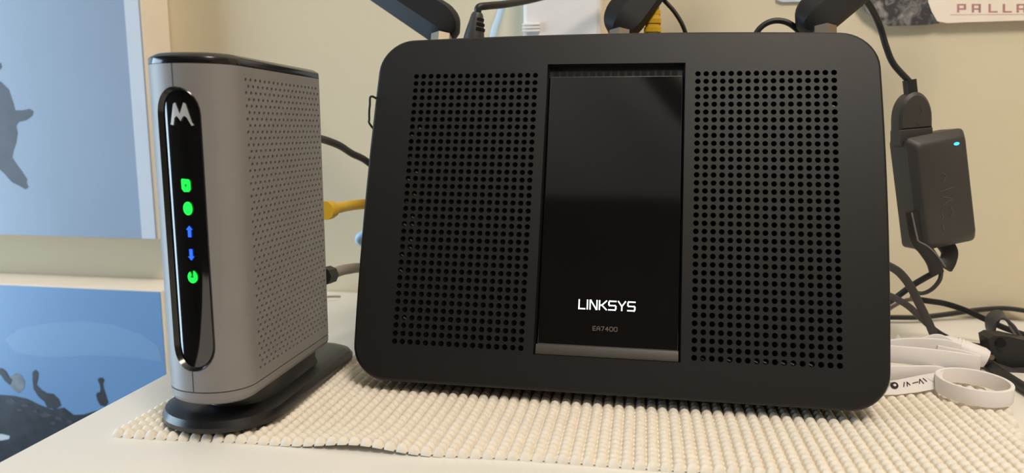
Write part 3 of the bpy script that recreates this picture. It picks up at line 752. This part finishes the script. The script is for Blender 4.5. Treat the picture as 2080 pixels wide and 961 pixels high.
# ------------------------------------------------------------------ tangle of cables and white bands on the desk, right
tag(ribbon('flat_cable', [P(1770, 528, .085), P(1800, 538, .09), P(1826, 553, .095), P(1848, 580, .10), P(1866, 615, .105), P(1886, 655, .11), P(1900, 685, .112), T(1922, 708, .004), T(1950, 716, .003)], .0045, .0018, 'cordgrey', up=(1, -.2, .5)), 'charcoal flat cable sloping down out from behind the router', 'cable')
tag(ribbon('flat_cable', [P(1780, 592, .10), P(1812, 603, .10), P(1845, 622, .105), P(1875, 650, .11), P(1905, 676, .115), P(1940, 693, .12), P(1985, 703, .125), P(2035, 704, .125), P(2110, 706, .12)], .0037, .0018, 'cordgrey', up=(.3, -.2, 1)), 'charcoal flat cable sagging from the router to the black clamp', 'cable')
tag(ribbon('flat_cable', [T(1770, 645, .004), T(1815, 645, .004), T(1860, 645, .004), T(1905, 641, .004), T(1955, 634, .006), T(2005, 628, .008), T(2050, 627, .009), T(2110, 636, .008)], .0028, .0048, 'cord', up=(0, 0, 1)), 'black flat cable along the wall, rearmost on the desk', 'cable')
tag(ribbon('flat_cable', [P(1850, 606, .14), P(1882, 611, .145), P(1920, 617, .15), P(1960, 630, .15), P(2000, 648, .15), P(2045, 668, .145), P(2110, 690, .14)], .0036, .0020, 'cord', up=(.2, 0, 1)), 'black flat cable crossing over the rearmost cable', 'cable')
tag(tube('round_cable', [T(1925, 702, .003), T(1955, 712, .003), T(1990, 728, .003), T(2030, 755, .003), T(2075, 784, .003), T(2130, 818, .003)], .0026, 'cord'), 'black round cable slanting towards the lower right corner past the white ring', 'cable')
tag(ribbon('cable_end', [T(1872, 702, .003), T(1890, 690, .005), T(1905, 678, .008)], .0040, .002, 'cord', up=(0, 0, 1)), 'short black cable end just above the white bands', 'cable')
tag(tube('grey_wire', [P(1790, 640, .13), P(1815, 622, .13), P(1840, 610, .13), P(1870, 608, .13)], .0012, 'coax'), 'thin grey wire close to the lower right router edge', 'wire')
# black clamp
kc = tag(empty('black_clamp', T(2050, 770, 0)), 'black plastic clamp lying in the cable tangle at the far right', 'clamp')
def KP(x, y, Y=.105): return P(x, y, Y)
def slabpoly(name, px, Y, th, m, par): return plate_poly(name, sub(par, [P(x, y, Y) for x, y in px]), (0, th, 0), m, par)
slabpoly('jaw', [(2008, 688), (2020, 682), (2050, 684), (2084, 692), (2130, 700), (2130, 735), (2090, 742), (2068, 760), (2045, 752), (2025, 735), (2012, 712)], .105, .012, 'cord', kc)
slabpoly('handle', [(2000, 732), (2010, 728), (2040, 746), (2070, 756), (2130, 752), (2130, 800), (2085, 790), (2060, 765), (2030, 752), (2005, 742)], .098, .010, 'cordgrey', kc)
v, f = sweep_data(sub(kc, [P(2033, 697, .1035), P(2033, 697, .1055)]), circle(.0026, 14)); mesh('pivot_hole', v, f, 'slot', kc)
v, f = sweep_data(sub(kc, [P(2014, 726, .098), P(2014, 726, .101)]), circle(.0016, 10)); mesh('brass_pin', v, f, 'brass', kc)
tag(ribbon('strap_loop', [P(2018, 690, .13), P(2012, 668, .13), P(2016, 648, .13), P(2034, 642, .128), P(2050, 655, .126), P(2062, 672, .124), P(2074, 690, .122)], .011, .0018, 'cordgrey', up=(0, 1, .25)), 'grey strap bent into an upright loop above the black clamp', 'strap')
# white silicone bands
def band_obj(name, pts, wd, th, label, up=(0, 0, 1), sub_=8):
    return tag(ribbon(name, pts, wd, th, 'silicone', up=up, sub=sub_), label, 'band')
zr = .0095
cr = T(1975, 802, .004); rad = .0152
ringp = [cr+Vector((rad*math.cos(a)*1.02, rad*math.sin(a)*1.1, .0042)) for a in [2*math.pi*k/40 for k in range(41)]]
band_obj('silicone_band', ringp, .0080, .0019, 'round white band standing on its edge as a ring, rightmost', sub_=2)
b0 = P(1790, 716, .062); b1 = P(1983, 738, .066)
band_obj('silicone_band', [P(1770, 714, .060), P(1810, 719, .062), P(1870, 724, .064), P(1930, 731, .066), P(1975, 738, .067), P(1986, 740, .0685), P(1984, 737, .071), P(1950, 728, .072), P(1900, 718, .072)], .0092, .0018, 'long white band stretched out to the right behind the router corner')
band_obj('silicone_band', [P(1800, 706, .078), P(1850, 702, .080), P(1910, 704, .082), P(1940, 712, .083), P(1946, 716, .086), P(1930, 706, .089), P(1905, 694, .091), P(1880, 700, .092)], .0085, .0018, 'white band folded on top of the long white band')
band_obj('silicone_band', [P(1780, 758, .052), P(1812, 757, .053), P(1850, 757, .056), P(1890, 757, .062), P(1920, 760, .066)], .0075, .0018, 'lowest white band mostly hidden between tag and long band')
tag(plate_poly('white_triangle', [P(x, y, .088) for x, y in [(1808, 708), (1826, 680), (1842, 708)]], (0, .0015, 0), 'silicone'), 'small white pointed tip sticking up behind the white bands', 'strap')
# white cord grip with ridges
cg = tag(empty('white_cord_end', P(1960, 715, .105)), 'ridged white cord end under the charcoal flat cable', 'cable')
g0, g1 = P(1912, 692, .108), P(2004, 730, .100)
v, f = sweep_data(sub(cg, [g0+(g1-g0)*t for t in (0, .1, .5, .9, 1)]), circle(.0058, 14), radii=[.5, .75, .95, 1, .85]); grp = mesh('grip', v, f, 'silicone', cg, smooth=50)
for t in (.32, .40, .48, .56):
    c = g0+(g1-g0)*t; d = (g1-g0).normalized()
    v, f = sweep_data(sub(cg, [c-d*.0005, c+d*.0005]), circle(.0057, 14)); mesh('grip_ridge', v, f, 'white', grp, smooth=40)
# white tag with a printed mark
tg = tag(empty('white_tag', T(1850, 790, .004)), 'flat white tag with a dark round mark and print beside the router corner', 'tag')
ta, tb, tc_, td = P(1797, 802, .0395), P(1916, 790, .0500), P(1910, 762, .0555), P(1806, 775, .0440)
tp = [ta, P(1808, 806, .046), P(1850, 801, .050), P(1900, 792, .056), tb, tc_, P(1890, 763, .064), P(1850, 769, .058), td, P(1800, 782, .048)]
ax_u = (tb-ta).normalized(); ax_v = (td-ta); ax_v = (ax_v-ax_u*ax_v.dot(ax_u)).normalized(); nn_ = ax_u.cross(ax_v)
if nn_.y > 0: nn_ = -nn_
tp = [q-nn_*((q-ta).dot(nn_)) for q in tp]
plate_poly('tag_body', sub(tg, tp), -nn_*.0016, 'white', tg)
o_ = ta-tg.location
def TX(x, y, z): return o_+ax_u*x+ax_v*y+nn_*z
plate_poly('round_mark', [TX(.0066+.0021*math.cos(a), .0040+.0017*math.sin(a), .0001) for a in [2*math.pi*k/18 for k in range(18)]], nn_*.0003, 'ink', tg)
plate_poly('mark_centre', [TX(.0066+.0008*math.cos(a), .0041+.0006*math.sin(a), .0004) for a in [2*math.pi*k/12 for k in range(12)]], nn_*.0003, 'white', tg)
sg = [[(.0115, .003), (.0125, .0050)], [(.0135, .003), (.0140, .0050), (.0152, .0035)], [(.017, .0042), (.020, .0046)], [(.0205, .0038), (.0215, .0058), (.0228, .0036)], [(.0235, .0060), (.0248, .0045)]]
strokes('printed_marks', sg, .00036, .0003, 'ink', tg, TX)
